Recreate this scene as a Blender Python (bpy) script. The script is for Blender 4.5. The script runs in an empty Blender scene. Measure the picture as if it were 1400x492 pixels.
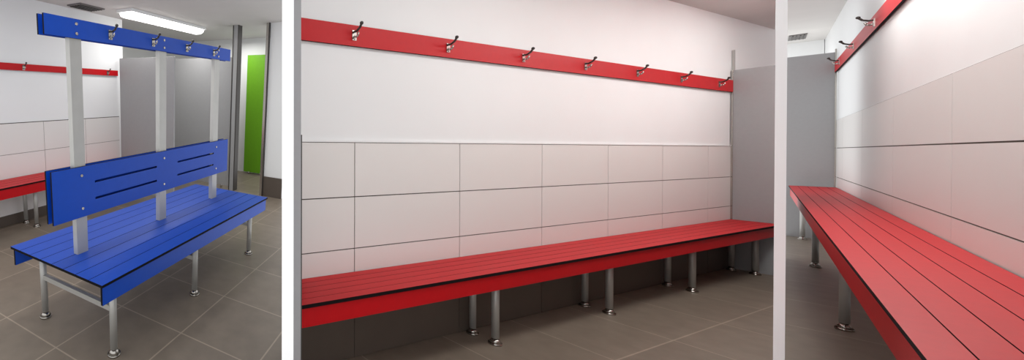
import bpy, bmesh, math
from mathutils import Matrix, Vector

# ------------------------------------------------------------------ camera constants
F_PX, CX, CY, PITCH = 516.4149, 293.8449, 208.9495, 0.0054
EYE = 1.0921
sc = bpy.context.scene
sc.view_settings.view_transform = 'Standard'
sc.view_settings.look = 'None'

# ------------------------------------------------------------------ room frames
def rx(a): return Matrix.Rotation(a, 3, 'X')
def rz(a): return Matrix.Rotation(a, 3, 'Z')
def conv(v): return Vector((v[0], v[2], -v[1]))
def frame(cols, t):
    c = [conv(x) for x in cols]
    m = Matrix.Identity(4)
    for j in range(3):
        for i in range(3): m[i][j] = c[j][i]
    m[0][3], m[1][3], m[2][3] = t[0], t[2], EYE - t[1]
    return m
def ydirs(y): return Vector((math.sin(y), 0, math.cos(y))), Vector((math.cos(y), 0, -math.sin(y)))
UP = Vector((0, -1, 0))
u1, v1 = ydirs(.5654)
R1 = rz(.0236) @ rx(.1610)
FR = {0: Matrix.Identity(4)}
FR[1] = frame([R1 @ v1, R1 @ u1, R1 @ UP], (-.8052, .9950, 1.9060))
u2, v2 = ydirs(1.2112)
FR[2] = frame([v2, u2, UP], (4.8084, EYE, 3.5201))
u3, v3 = ydirs(.9657)
FR[3] = frame([u3, -v3, UP], (7.5401, EYE, 4.5850))
def loc(room, p):
    u, v, z = p
    return Vector((v, u, z)) if room in (1, 2) else Vector((u, v, z))
def v_at_divider(u, z, slope=.1915):
    """where the divider line (plan line X = slope*Y) meets the line u=const, z=const of bay 1"""
    a = FR[1] @ Vector((0, u, z)); b = FR[1] @ Vector((1, u, z)); d = b-a
    return (slope*a.y - a.x)/(d.x - slope*d.y)

# ------------------------------------------------------------------ materials
def s2l(c): return tuple(((x/255)/12.92 if x/255 <= .04045 else ((x/255+.055)/1.055)**2.4) for x in c)
MATS = {}
def mat(name, rgb, rough=.5, metal=0., spec=.5, var=0., vscale=6., bump=0., bscale=200., coat=0.):
    m = bpy.data.materials.new(name); m.use_nodes = True
    nt = m.node_tree; b = nt.nodes['Principled BSDF']
    c = s2l(rgb)
    b.inputs['Base Color'].default_value = (*c, 1)
    b.inputs['Roughness'].default_value = rough
    b.inputs['Metallic'].default_value = metal
    b.inputs['Specular IOR Level'].default_value = spec
    tc = nt.nodes.new('ShaderNodeTexCoord')
    if var > 0:
        n = nt.nodes.new('ShaderNodeTexNoise'); n.inputs['Scale'].default_value = vscale; n.inputs['Detail'].default_value = 4
        nt.links.new(tc.outputs['Object'], n.inputs['Vector'])
        r = nt.nodes.new('ShaderNodeValToRGB')
        r.color_ramp.elements[0].position = .3; r.color_ramp.elements[1].position = .7
        r.color_ramp.elements[0].color = (*[x*(1-var) for x in c], 1)
        r.color_ramp.elements[1].color = (*[min(1, x*(1+var)) for x in c], 1)
        nt.links.new(n.outputs['Fac'], r.inputs['Fac']); nt.links.new(r.outputs['Color'], b.inputs['Base Color'])
    if bump > 0:
        n2 = nt.nodes.new('ShaderNodeTexNoise'); n2.inputs['Scale'].default_value = bscale
        nt.links.new(tc.outputs['Object'], n2.inputs['Vector'])
        bp = nt.nodes.new('ShaderNodeBump'); bp.inputs['Strength'].default_value = bump; bp.inputs['Distance'].default_value = .002
        nt.links.new(n2.outputs['Fac'], bp.inputs['Height']); nt.links.new(bp.outputs['Normal'], b.inputs['Normal'])
    MATS[name] = m; return m
mat('white_paint', (236, 237, 237), .8, spec=.15, var=.012, vscale=2, bump=.08, bscale=300)
mat('divider_paint', (254, 254, 254), .9, spec=.1)
mat('ceiling_paint', (208, 205, 202), .8, spec=.2, var=.02, vscale=3)
mat('wall_tile_glaze', (228, 226, 223), .42, spec=.3, var=.01, vscale=1.5)
mat('grout', (84, 77, 70), .9)
mat('red_laminate', (190, 7, 20), .45, spec=.28, var=.03, vscale=30, bump=.05, bscale=500)
mat('blue_laminate', (4, 70, 178), .42, spec=.36, var=.03, vscale=30, bump=.05, bscale=500)
mat('black_core', (14, 12, 14), .8, spec=.15)
mat('aluminium', (184, 183, 179), .42, metal=.4, var=.03, vscale=15)
mat('chrome', (180, 176, 170), .2, metal=1.)
mat('grey_laminate', (160, 160, 161), .45, spec=.3, var=.015, vscale=40)
mat('grey_wall_panel', (160, 160, 162), .5, spec=.2, var=.015, vscale=40)
mat('green_laminate', (104, 162, 30), .45, spec=.3, var=.03, vscale=20)
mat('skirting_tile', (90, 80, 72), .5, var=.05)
mat('dark_frame', (60, 56, 53), .4, metal=.3)
mat('vent_plastic', (110, 106, 104), .6)
em = bpy.data.materials.new('lamp_diffuser'); em.use_nodes = True
eb = em.node_tree.nodes['Principled BSDF']; eb.inputs['Emission Color'].default_value = (1, .98, .95, 1); eb.inputs['Emission Strength'].default_value = 6
MATS['lamp_diffuser'] = em
def floor_mat(name, rgb, size, off=(0, 0)):
    m = mat(name, rgb, .40, spec=.45)
    nt = m.node_tree; b = nt.nodes['Principled BSDF']
    tc = nt.nodes.new('ShaderNodeTexCoord'); mp = nt.nodes.new('ShaderNodeMapping')
    mp.inputs['Location'].default_value = (off[0], off[1], 0)
    br = nt.nodes.new('ShaderNodeTexBrick'); br.offset = 0; br.squash = 1
    br.inputs['Scale'].default_value = 1; br.inputs['Brick Width'].default_value = size; br.inputs['Row Height'].default_value = size
    br.inputs['Mortar Size'].default_value = .004; br.inputs['Mortar Smooth'].default_value = .1
    c = s2l(rgb)
    br.inputs['Color1'].default_value = (*[x*.95 for x in c], 1); br.inputs['Color2'].default_value = (*[x*1.05 for x in c], 1)
    br.inputs['Mortar'].default_value = (*[min(1, x*1.65) for x in c], 1)
    n = nt.nodes.new('ShaderNodeTexNoise'); n.inputs['Scale'].default_value = 9; n.inputs['Detail'].default_value = 8
    mx = nt.nodes.new('ShaderNodeMix'); mx.data_type = 'RGBA'; mx.blend_type = 'MULTIPLY'; mx.inputs[0].default_value = .4
    nt.links.new(tc.outputs['Object'], mp.inputs['Vector']); nt.links.new(mp.outputs['Vector'], br.inputs['Vector'])
    nt.links.new(tc.outputs['Object'], n.inputs['Vector'])
    nt.links.new(br.outputs['Color'], mx.inputs[6]); nt.links.new(n.outputs['Fac'], mx.inputs[7])
    nt.links.new(mx.outputs[2], b.inputs['Base Color'])
    return m
floor_mat('floor_tile_a', (140, 128, 114), .45)
floor_mat('floor_tile_b', (142, 129, 115), .6, (.1, .1))
floor_mat('floor_tile_c', (146, 135, 122), .75)

# ------------------------------------------------------------------ mesh builder
class B:
    def __init__(s, room): s.room = room; s.v = []; s.f = []; s.m = []; s.sm = []; s.mats = []
    def mi(s, n):
        if n not in s.mats: s.mats.append(n)
        return s.mats.index(n)
    def poly(s, pts, a0, a1, m, edge=None, axis='z'):
        def P(p, a):
            return {'z': (p[0], p[1], a), 'v': (p[0], a, p[1]), 'u': (a, p[0], p[1])}[axis]
        n = len(pts); o = len(s.v)
        for a in (a0, a1):
            for p in pts: s.v.append(loc(s.room, P(p, a)))
        me = s.mi(edge or m); mm = s.mi(m)
        s.f.append([o+i for i in range(n)]); s.m.append(mm); s.sm.append(False)
        s.f.append([o+n+i for i in reversed(range(n))]); s.m.append(mm); s.sm.append(False)
        for i in range(n):
            j = (i+1) % n
            s.f.append([o+i, o+n+i, o+n+j, o+j]); s.m.append(me); s.sm.append(False)
    def box(s, u0, u1, v0, v1, z0, z1, m, edge=None, axis='z'):
        if axis == 'z': s.poly([(u0, v0), (u1, v0), (u1, v1), (u0, v1)], z0, z1, m, edge, 'z')
        elif axis == 'v': s.poly([(u0, z0), (u1, z0), (u1, z1), (u0, z1)], v0, v1, m, edge, 'v')
        else: s.poly([(v0, z0), (v1, z0), (v1, z1), (v0, z1)], u0, u1, m, edge, 'u')
    def cyl(s, p0, p1, r0, r1, m, n=20):
        a = loc(s.room, p0); b = loc(s.room, p1); d = (b-a).normalized()
        x = d.orthogonal().normalized(); y = d.cross(x); o = len(s.v)
        for c, r in ((a, r0), (b, r1)):
            for i in range(n):
                t = 2*math.pi*i/n; s.v.append(c + x*r*math.cos(t) + y*r*math.sin(t))
        mm = s.mi(m)
        for i in range(n):
            j = (i+1) % n; s.f.append([o+i, o+j, o+n+j, o+n+i]); s.m.append(mm); s.sm.append(True)
        s.f.append([o+i for i in reversed(range(n))]); s.m.append(mm); s.sm.append(False)
        s.f.append([o+n+i for i in range(n)]); s.m.append(mm); s.sm.append(False)
    def ball(s, c, r, m, n=12, k=8):
        c = loc(s.room, c); o = len(s.v); mm = s.mi(m)
        for i in range(k+1):
            ph = math.pi*i/k
            for j in range(n):
                t = 2*math.pi*j/n
                s.v.append(c + Vector((r*math.sin(ph)*math.cos(t), r*math.sin(ph)*math.sin(t), r*math.cos(ph))))
        for i in range(k):
            for j in range(n):
                q = (j+1) % n; s.f.append([o+i*n+j, o+i*n+q, o+(i+1)*n+q, o+(i+1)*n+j]); s.m.append(mm); s.sm.append(True)
    def leg(s, u, v, top, r=.02, m='aluminium', foot=1.):
        s.cyl((u, v, .035*foot), (u, v, top), r, r, m)
        s.cyl((u, v, .0), (u, v, .01*foot), r*1.75, r*1.75, 'chrome')
        s.cyl((u, v, .01*foot), (u, v, .03*foot), r*1.7, r*.8, 'chrome')
        s.cyl((u, v, .028*foot), (u, v, .04*foot), r*.75, r*.75, 'chrome')
    def hook(s, u, v, z, sgn=1, k=1.):
        """coat hook: screwed plate, long upper arm with a dark knob, short lower prong"""
        m = 'chrome'
        a, b = sorted((v, v+sgn*.004*k))
        s.box(u-.013*k, u+.013*k, a, b, z-.032*k, z+.018*k, m, axis='v')
        pts = [(0, .010), (.020, .010), (.040, .020), (.052, .036)]
        for (p, q) in zip(pts[:-1], pts[1:]):
            s.cyl((u, v+sgn*p[0]*k, z+p[1]*k), (u, v+sgn*q[0]*k, z+q[1]*k), .0055*k, .0055*k, 'dark_frame', 12)
            s.ball((u, v+sgn*q[0]*k, z+q[1]*k), .0055*k, 'dark_frame', 10, 6)
        s.ball((u, v+sgn*.053*k, z+.039*k), .009*k, 'dark_frame')
        pts = [(0, -.012), (.016, -.018), (.026, -.014), (.031, -.002)]
        for (p, q) in zip(pts[:-1], pts[1:]):
            s.cyl((u, v+sgn*p[0]*k, z+p[1]*k), (u, v+sgn*q[0]*k, z+q[1]*k), .005*k, .005*k, m, 12)
            s.ball((u, v+sgn*q[0]*k, z+q[1]*k), .005*k, m, 10, 6)
        for dz in (-.026, .013): s.cyl((u, v+sgn*.004*k, z+dz*k), (u, v+sgn*.0055*k, z+dz*k), .0035*k, .0035*k, 'dark_frame', 10)
    def finish(s, name, bevel=0., center=True):
        me = bpy.data.meshes.new(name)
        c = Vector((0, 0, 0))
        if center:
            lo = Vector([min(p[i] for p in s.v) for i in range(3)]); hi = Vector([max(p[i] for p in s.v) for i in range(3)])
            c = (lo+hi)/2; c.z = lo.z
        me.from_pydata([p-c for p in s.v], [], s.f)
        for n in s.mats: me.materials.append(MATS[n])
        for p, m, q in zip(me.polygons, s.m, s.sm): p.material_index = m; p.use_smooth = q
        bm = bmesh.new(); bm.from_mesh(me); bmesh.ops.recalc_face_normals(bm, faces=bm.faces); bm.to_mesh(me); bm.free()
        ob = bpy.data.objects.new(name, me); sc.collection.objects.link(ob)
        ob.matrix_world = FR[s.room] @ Matrix.Translation(c)
        if bevel:
            md = ob.modifiers.new('bevel', 'BEVEL'); md.width = bevel; md.segments = 2; md.limit_method = 'ANGLE'; md.angle_limit = math.radians(50)
        return ob

# ================================================================== ROOM 1 : island bench bay
W, L, S = .3603, 1.7095, .45
b = B(1)
TH = .013
N = 8; sw = 2*W/N
for i in range(N):
    b.box(0, L, -W+i*sw+.0018, -W+(i+1)*sw-.0018, S-TH, S, 'blue_laminate', 'black_core')
for sg in (-1, 1):
    a, c = sorted((sg*(W-.012), sg*(W-.024)))
    b.box(.01, L-.01, a, c, S-.105, S-TH-.001, 'blue_laminate', 'black_core', 'v')
GS = (.13, .8127, 1.5602); VL = .2795
for g in GS:
    for sg in (-1, 1): b.leg(g, sg*VL, S-TH-.03, .018)
    b.box(g-.018, g+.018, -VL-.03, VL+.03, S-TH-.032, S-TH-.001, 'aluminium', axis='u')
    b.box(g-.011, g+.011, -VL, VL, .235, .262, 'aluminium', axis='u')
r0, r1 = .0057, 1.6114
z1, z2, z3, z4 = 1.6171, 1.5282, .9081, .6470
PV, BT = .0155, .0105
for p in (.173, .8104, 1.4372):
    b.box(p-.033, p+.033, -PV, PV, S-TH, z1-.012, 'aluminium', axis='u')
    for sg in (-1, 1):
        for zz in (z1-.022, z2+.022, z3-.045, z4+.045):
            b.cyl((p, sg*(PV+BT), zz), (p, sg*(PV+BT+.003), zz), .008, .007, 'chrome', 14)
zs = [z4, .722, .734, .812, .824, z3]
us = [r0, .255, .74, .95, 1.40, r1]
for sg in (-1, 1):
    a, c = sorted((sg*PV, sg*(PV+BT)))
    b.box(r0, r1, a, c, z2, z1, 'blue_laminate', 'black_core', 'v')
    for (q0, q1) in ((zs[0], zs[1]), (zs[2], zs[3]), (zs[4], zs[5])): b.box(r0, r1, a, c, q0, q1, 'blue_laminate', 'black_core', 'v')
    for (q0, q1) in ((zs[1], zs[2]), (zs[3], zs[4])):
        for (w0, w1) in ((us[0], us[1]), (us[2], us[3]), (us[4], us[5])): b.box(w0, w1, a, c, q0, q1, 'blue_laminate', 'black_core', 'v')
    for h in (.38, .71, 1.04, 1.37): b.hook(h, sg*(PV+BT), (z1+z2)/2+.005, sg, .95)
b.finish('double_sided_changing_room_bench')

# shell
CE1 = 2.09
def right_edge(z, us_): return [(u, v_at_divider(u, z)) for u in us_]
fl = [(4.4, -3.1), (2.2, -3.1), (2.2, -1.95), (-1.1, -1.95)] + right_edge(0, (-1.1, 1., 3.3, 4.4))
b = B(1); b.poly(fl, -.06, 0, 'floor_tile_a'); b.finish('floor', center=False)
b = B(1); b.poly([(4.4, -3.1), (2.2, -3.1), (2.2, -1.95), (.3, -1.95)] + right_edge(CE1, (.3, 3.3, 4.4)), CE1, CE1+.06, 'ceiling_paint'); b.finish('ceiling')
b = B(1); b.box(-.3, 2.2, -1.95, -1.856, 0, CE1, 'white_paint', axis='v')
b.box(-.3, 2.2, -1.856, -1.852, 0, .96, 'grout', axis='v')
rows = [0, .10, .385, .67, .955]
for i in range(4):
    u = -.3
    while u < 2.19:
        b.box(u+.002, min(u+.5, 2.2)-.002, -1.852, -1.848, rows[i]+.002, rows[i+1]-.002, 'wall_tile_glaze' if i else 'skirting_tile', axis='v'); u += .5
b.finish('wall_left')
b = B(1); b.box(2.2, 2.28, -3.1, -1.86, 0, CE1, 'white_paint', axis='u'); b.box(2.28, 4.4, -3.1, -3.02, 0, CE1, 'white_paint', axis='v'); b.finish('wall_corner')
b = B(1)
b.box(-.3, 2.18, -1.848, -1.836, 1.435, 1.497, 'red_laminate', 'black_core', 'v')
for k in range(5): b.hook(.02+.5*k, -1.836, 1.47, 1, .9)
b.finish('coat_hook_rail')
b = B(1)
for i in range(4): b.box(-.3, 2.17, -1.84+.075*i+.002, -1.84+.075*(i+1)-.002, S-TH, S, 'red_laminate', 'black_core')
b.box(-.3, 2.17, -1.56, -1.55, S-.1, S-TH-.001, 'red_laminate', 'black_core', 'v')
for g in (.2, .93, 1.9):
    for v in (-1.62, -1.79): b.leg(g, v, S-TH, .018)
b.finish('wall_bench')
# grey cubicle partitions
b = B(1); b.box(2.2, 2.22, -1.83, -1.01, .06, 1.64, 'grey_laminate', axis='u')
for v in (-1.7, -1.15): b.cyl((2.21, v, 0), (2.21, v, .07), .015, .015, 'chrome')
b.finish('toilet_partition', .002)
b = B(1); b.box(3.2, 3.22, -2.3, -.86, .04, 1.71, 'grey_laminate', axis='u')
for v in (-2.1, -1.0): b.cyl((3.21, v, 0), (3.21, v, .05), .015, .015, 'chrome')
b.finish('toilet_partition', .002)
# doorway with metal jambs
b = B(1)
b.box(3.17, 3.25, -.85, -.79, 0, CE1, 'grey_laminate', axis='u')
b.box(3.165, 3.255, -.862, -.85, 0, CE1, 'dark_frame', axis='u')
b.box(3.165, 3.255, -.79, -.778, 0, CE1, 'dark_frame', axis='u')
b.box(3.17, 3.25, -.41, -.38, 0, CE1, 'chrome', axis='u')
b.box(3.17, 3.25, -.38, -.37, 0, CE1, 'dark_frame', axis='u')
b.finish('door_frame')
pr_ = v_at_divider(3.25, 1.0)
b = B(1); b.box(3.2, 3.3, -.37, pr_, 0, CE1, 'white_paint', axis='u'); b.box(3.19, 3.2, -.37, pr_, 0, .25, 'skirting_tile', axis='u'); b.finish('wall_right')
b = B(1); b.box(4.3, 4.4, -3.02, -.6, 0, CE1, 'white_paint', axis='u'); b.finish('wall_back')
b = B(1); b.box(4.2, 4.22, -1.19, -.81, .03, 1.83, 'green_laminate', 'black_core', axis='u')
b.box(4.19, 4.2, -.825, -.81, .03, 1.83, 'black_core', axis='u')
for z in (.3, 1.0, 1.6): b.cyl((4.185, -.85, z-.04), (4.185, -.85, z+.04), .01, .01, 'chrome', 12)
for v in (-1.1, -.9): b.cyl((4.21, v, 0), (4.21, v, .04), .012, .012, 'chrome')
b.finish('cubicle_door')
# ceiling light
b = B(1)
b.box(1.84, 3.18, -1.48, -1.27, CE1-.03, CE1, 'white_paint')
pr = [(-1.47, CE1-.03), (-1.28, CE1-.03), (-1.30, CE1-.065), (-1.34, CE1-.08), (-1.41, CE1-.08), (-1.45, CE1-.065)]
b.poly(pr, 1.87, 3.15, 'lamp_diffuser', axis='u')
b.finish('ceiling_light')
b = B(1)
b.box(1.45, 1.75, -1.75, -1.55, CE1-.012, CE1, 'vent_plastic')
for i in range(5): b.box(1.47, 1.73, -1.73+.037*i, -1.72+.037*i, CE1-.02, CE1-.012, 'dark_frame')
b.finish('ceiling_vent')

# ================================================================== ROOM 2 : long red bench bay
CE2 = 2.335
def uend(v): return -4.695-.65*v
b = B(2)
V2, S2 = .28, .457
N = 5; sw = (V2-.004)/N
for i in range(N):
    a = .004+i*sw+.0012; c = .004+(i+1)*sw-.0012
    b.poly([(uend(a), a), (-.01, a), (-.01, c), (uend(c), c)], S2-.016, S2, 'red_laminate', 'black_core')
fa, fc = V2-.022, V2-.012
b.box(uend(fc), -.02, fa, fc, S2-.1, S2-.018, 'red_laminate', 'black_core', 'v')
for k in range(4):
    g = -.1012-1.1344*k
    b.leg(g, .165, S2-.035, .019); b.leg(g, .036, S2-.035, .018)
    b.box(g-.018, g+.018, .01, fa-.001, S2-.04, S2-.0165, 'aluminium', axis='u')
b.finish('wall_bench')
b = B(2)
b.box(-4.69, -.005, 0, .012, 1.6278+.01, 1.7350+.012, 'red_laminate', 'black_core', 'v')
for k in range(7): b.hook(-.287-.68*k, .012, 1.70, 1, 1.05)
b.finish('coat_hook_rail')
b = B(2); b.box(-4.72, 1.05, -.1, -.006, 0, CE2, 'white_paint', axis='v')
b.box(-4.70, -.001, -.006, -.004, 0, 1.137, 'grout', axis='v')
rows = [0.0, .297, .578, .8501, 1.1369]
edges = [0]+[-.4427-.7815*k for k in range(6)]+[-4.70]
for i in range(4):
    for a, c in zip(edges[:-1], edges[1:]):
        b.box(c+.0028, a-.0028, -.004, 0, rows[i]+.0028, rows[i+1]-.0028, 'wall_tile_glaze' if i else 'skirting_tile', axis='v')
b.box(-4.70, -.001, -.006, .004, 1.137, 1.146, 'white_paint', axis='v')
b.finish('wall_back')
b = B(2); b.box(.0, .016, .002, .262, .0, 1.84, 'grey_laminate', 'grey_laminate', 'u')
b.box(-.008, .0, .0, .012, 0, 1.84, 'chrome', axis='u'); b.finish('toilet_partition', .0015)
b = B(2); b.box(.02, .035, -.004, .012, 1.84, 2.03, 'aluminium', axis='u'); b.box(.035, .5, -.005, 0, 1.70, 2.03, 'white_paint', axis='v')
b.finish('trim_1')
b = B(0)
r = [(401.5-CX)/F_PX, (411.5-CX)/F_PX, (413-CX)/F_PX]; d = 1.36; e = Vector((.2195, 1)).normalized()*.50
b.poly([(r[0]*d, d), (r[1]*d, d), (r[1]*d+e.x, d+e.y), (r[0]*d+e.x, d+e.y)], 0, CE2, 'grey_wall_panel')
b.poly([(r[1]*d, d), (r[2]*d, d), (r[2]*d+e.x, d+e.y), (r[1]*d+e.x, d+e.y)], 0, 1.15, 'dark_frame'); b.finish('partition_panel')
b = B(2)
def w2(x, y):
    q = FR[2].inverted() @ Vector((x, y, 0)); return (q.y, q.x)
def w3(x, y):
    q = FR[3].inverted() @ Vector((x, y, 0)); return (q.x, q.y)
b.poly([w2(.13, .6), w2(.405, 1.88), w2(5.9, 3.96), w2(.89, .6)], -.05, 0, 'floor_tile_b'); b.finish('floor', center=False)
b = B(0); b.poly([(.29, 1.3), (.41, 1.88), (5.85, 3.95), (1.93, 1.3)], CE2, CE2+.05, 'ceiling_paint'); b.finish('ceiling')

# ================================================================== ROOM 3 : oblique red bench bay
CE3 = 2.72
b = B(3)
V3, S3 = .32, .655
N = 5; sw = (V3-.004)/N
for i in range(N):
    b.box(-7.45, -.12, .004+i*sw+.0013, .004+(i+1)*sw-.0013, S3-.014, S3, 'red_laminate', 'black_core')
b.box(-7.45, -.13, V3-.024, V3-.012, S3-.125, S3-.016, 'red_laminate', 'black_core', 'v')
for g in (-6.5, -4.34, -2.15, -.22):
    b.leg(g, .224, S3-.045, .019, foot=1.2); b.leg(g, .05, S3-.045, .019, foot=1.2)
    b.box(g-.02, g+.02, .01, V3-.025, S3-.048, S3-.0145, 'aluminium', axis='u')
b.finish('wall_bench')
b = B(3)
b.box(-7.3, -.01, 0, .014, 2.0448, 2.1663, 'red_laminate', 'black_core', 'v')
for k in range(5): b.hook(-.5-1.17*k, .014, 2.11, 1, 1.25)
b.finish('coat_hook_rail')
b = B(3); b.box(-7.6, 1.76, -.1, -.006, 0, CE3, 'white_paint', axis='v')
b.box(-7.6, -.001, -.006, -.004, 0, 1.465, 'grout', axis='v')
rows = [0.0, .08, .43, .776, 1.126, 1.4647]
edges = [0]+[-2.047+1.4205]+[-2.0471-1.4205*k for k in range(4)]+[-7.6]
for i in range(5):
    for a, c in zip(edges[:-1], edges[1:]):
        b.box(c+.0036, a-.0036, -.004, 0, rows[i]+.0036, rows[i+1]-.0036, 'wall_tile_glaze', axis='v')
b.finish('wall_right')
b = B(3); b.box(1.66, 1.76, 0, .36, 0, CE3, 'white_paint', axis='u'); b.finish('wall_back')
b = B(3); b.box(.0, .02, .002, .36, .0, 2.29, 'grey_laminate', axis='u'); b.box(-.01, 0, 0, .012, 0, 2.33, 'chrome', axis='u'); b.finish('toilet_partition', .0015)
b = B(3); b.poly([w3(.91, .6), w3(8.74, 5.78), w3(9.05, 5.66), w3(1.72, .57)], -.05, 0, 'floor_tile_c'); b.finish('floor', center=False)
b = B(0); b.poly([(3.8, 2.5), (8.72, 5.85), (9.2, 5.72), (4.62, 2.5)], CE3, CE3+.05, 'ceiling_paint'); b.finish('ceiling')
b = B(3); b.box(.9, 1.3, .16, .3, CE3-.012, CE3, 'vent_plastic')
for i in range(4): b.box(.93, 1.27, .175+.03*i, .185+.03*i, CE3-.02, CE3-.012, 'dark_frame')
b.finish('ceiling_vent')

# ================================================================== slim white piers between the bays
for i, (xa, xb, ln) in enumerate(((385.5, 401.5, .36), (1059., 1075.3, .30))):
    ra, rb = (xa-CX)/F_PX, (xb-CX)/F_PX; d = 1.0
    rm = (ra+rb)/2; e = Vector((rm, 1))*ln
    b = B(0); b.poly([(ra*d, d), (rb*d, d), (rb*d+e.x, d+e.y), (ra*d+e.x, d+e.y)], -.35, 2.8, 'divider_paint')
    b.finish('wall_divider')

# ================================================================== lights
wd = bpy.data.worlds.new('World'); sc.world = wd; wd.use_nodes = True
wd.node_tree.nodes['Background'].inputs[0].default_value = (.985, .99, 1, 1)
wd.node_tree.nodes['Background'].inputs[1].default_value = 1.15
def area(name, room, p, energy, sx, sy, col=(1, .985, .96)):
    l = bpy.data.lights.new(name, 'AREA'); l.shape = 'RECTANGLE'; l.size = sx; l.size_y = sy; l.energy = energy; l.color = col
    o = bpy.data.objects.new(name, l); sc.collection.objects.link(o)
    o.matrix_world = FR[room] @ Matrix.Translation(loc(room, p)); return o
area('ceiling_lamp_a', 1, (.9, -.2, 2.04), 11, .3, 1.2)
area('ceiling_lamp_a', 1, (2.5, -1.36, 1.98), 8, .15, 1.2)
area('ceiling_lamp_a', 1, (3.8, -1.2, 2.03), 7, .3, .3)
area('right_end_fill', 2, (-3.3, 1.0, 2.28), 11, .3, 1.4)
area('right_end_fill', 2, (-1.7, .95, 2.30), 14, .3, 1.6)
area('right_end_fill', 2, (-.6, .70, 2.33), 5.5, .2, .9)  # no fixture here: added to brighten the dark right end of the bay
area('ceiling_lamp_c', 3, (-3.6, .26, 2.66), 2, 1.2, .12)
pl = bpy.data.lights.new('hidden_fill_light', 'POINT'); pl.energy = 6; pl.shadow_soft_size = .08; pl.color = (1, .985, .96)  # added fill, out of view behind the partition, lifting the dark ceiling beyond it
po = bpy.data.objects.new('hidden_fill_light', pl); sc.collection.objects.link(po)
po.matrix_world = FR[3] @ Matrix.Translation(loc(3, (.9, .16, 1.95)))

# ================================================================== camera
cd = bpy.data.cameras.new('Camera'); cam = bpy.data.objects.new('Camera', cd); sc.collection.objects.link(cam)
cd.sensor_fit = 'HORIZONTAL'; cd.sensor_width = 36; cd.lens = F_PX*36/1400
cd.shift_x = (700-CX)/1400; cd.shift_y = (CY-246)/1400
cd.clip_start = .05
cam.location = (0, 0, EYE); cam.rotation_euler = (math.pi/2-PITCH, 0, 0)
sc.camera = cam
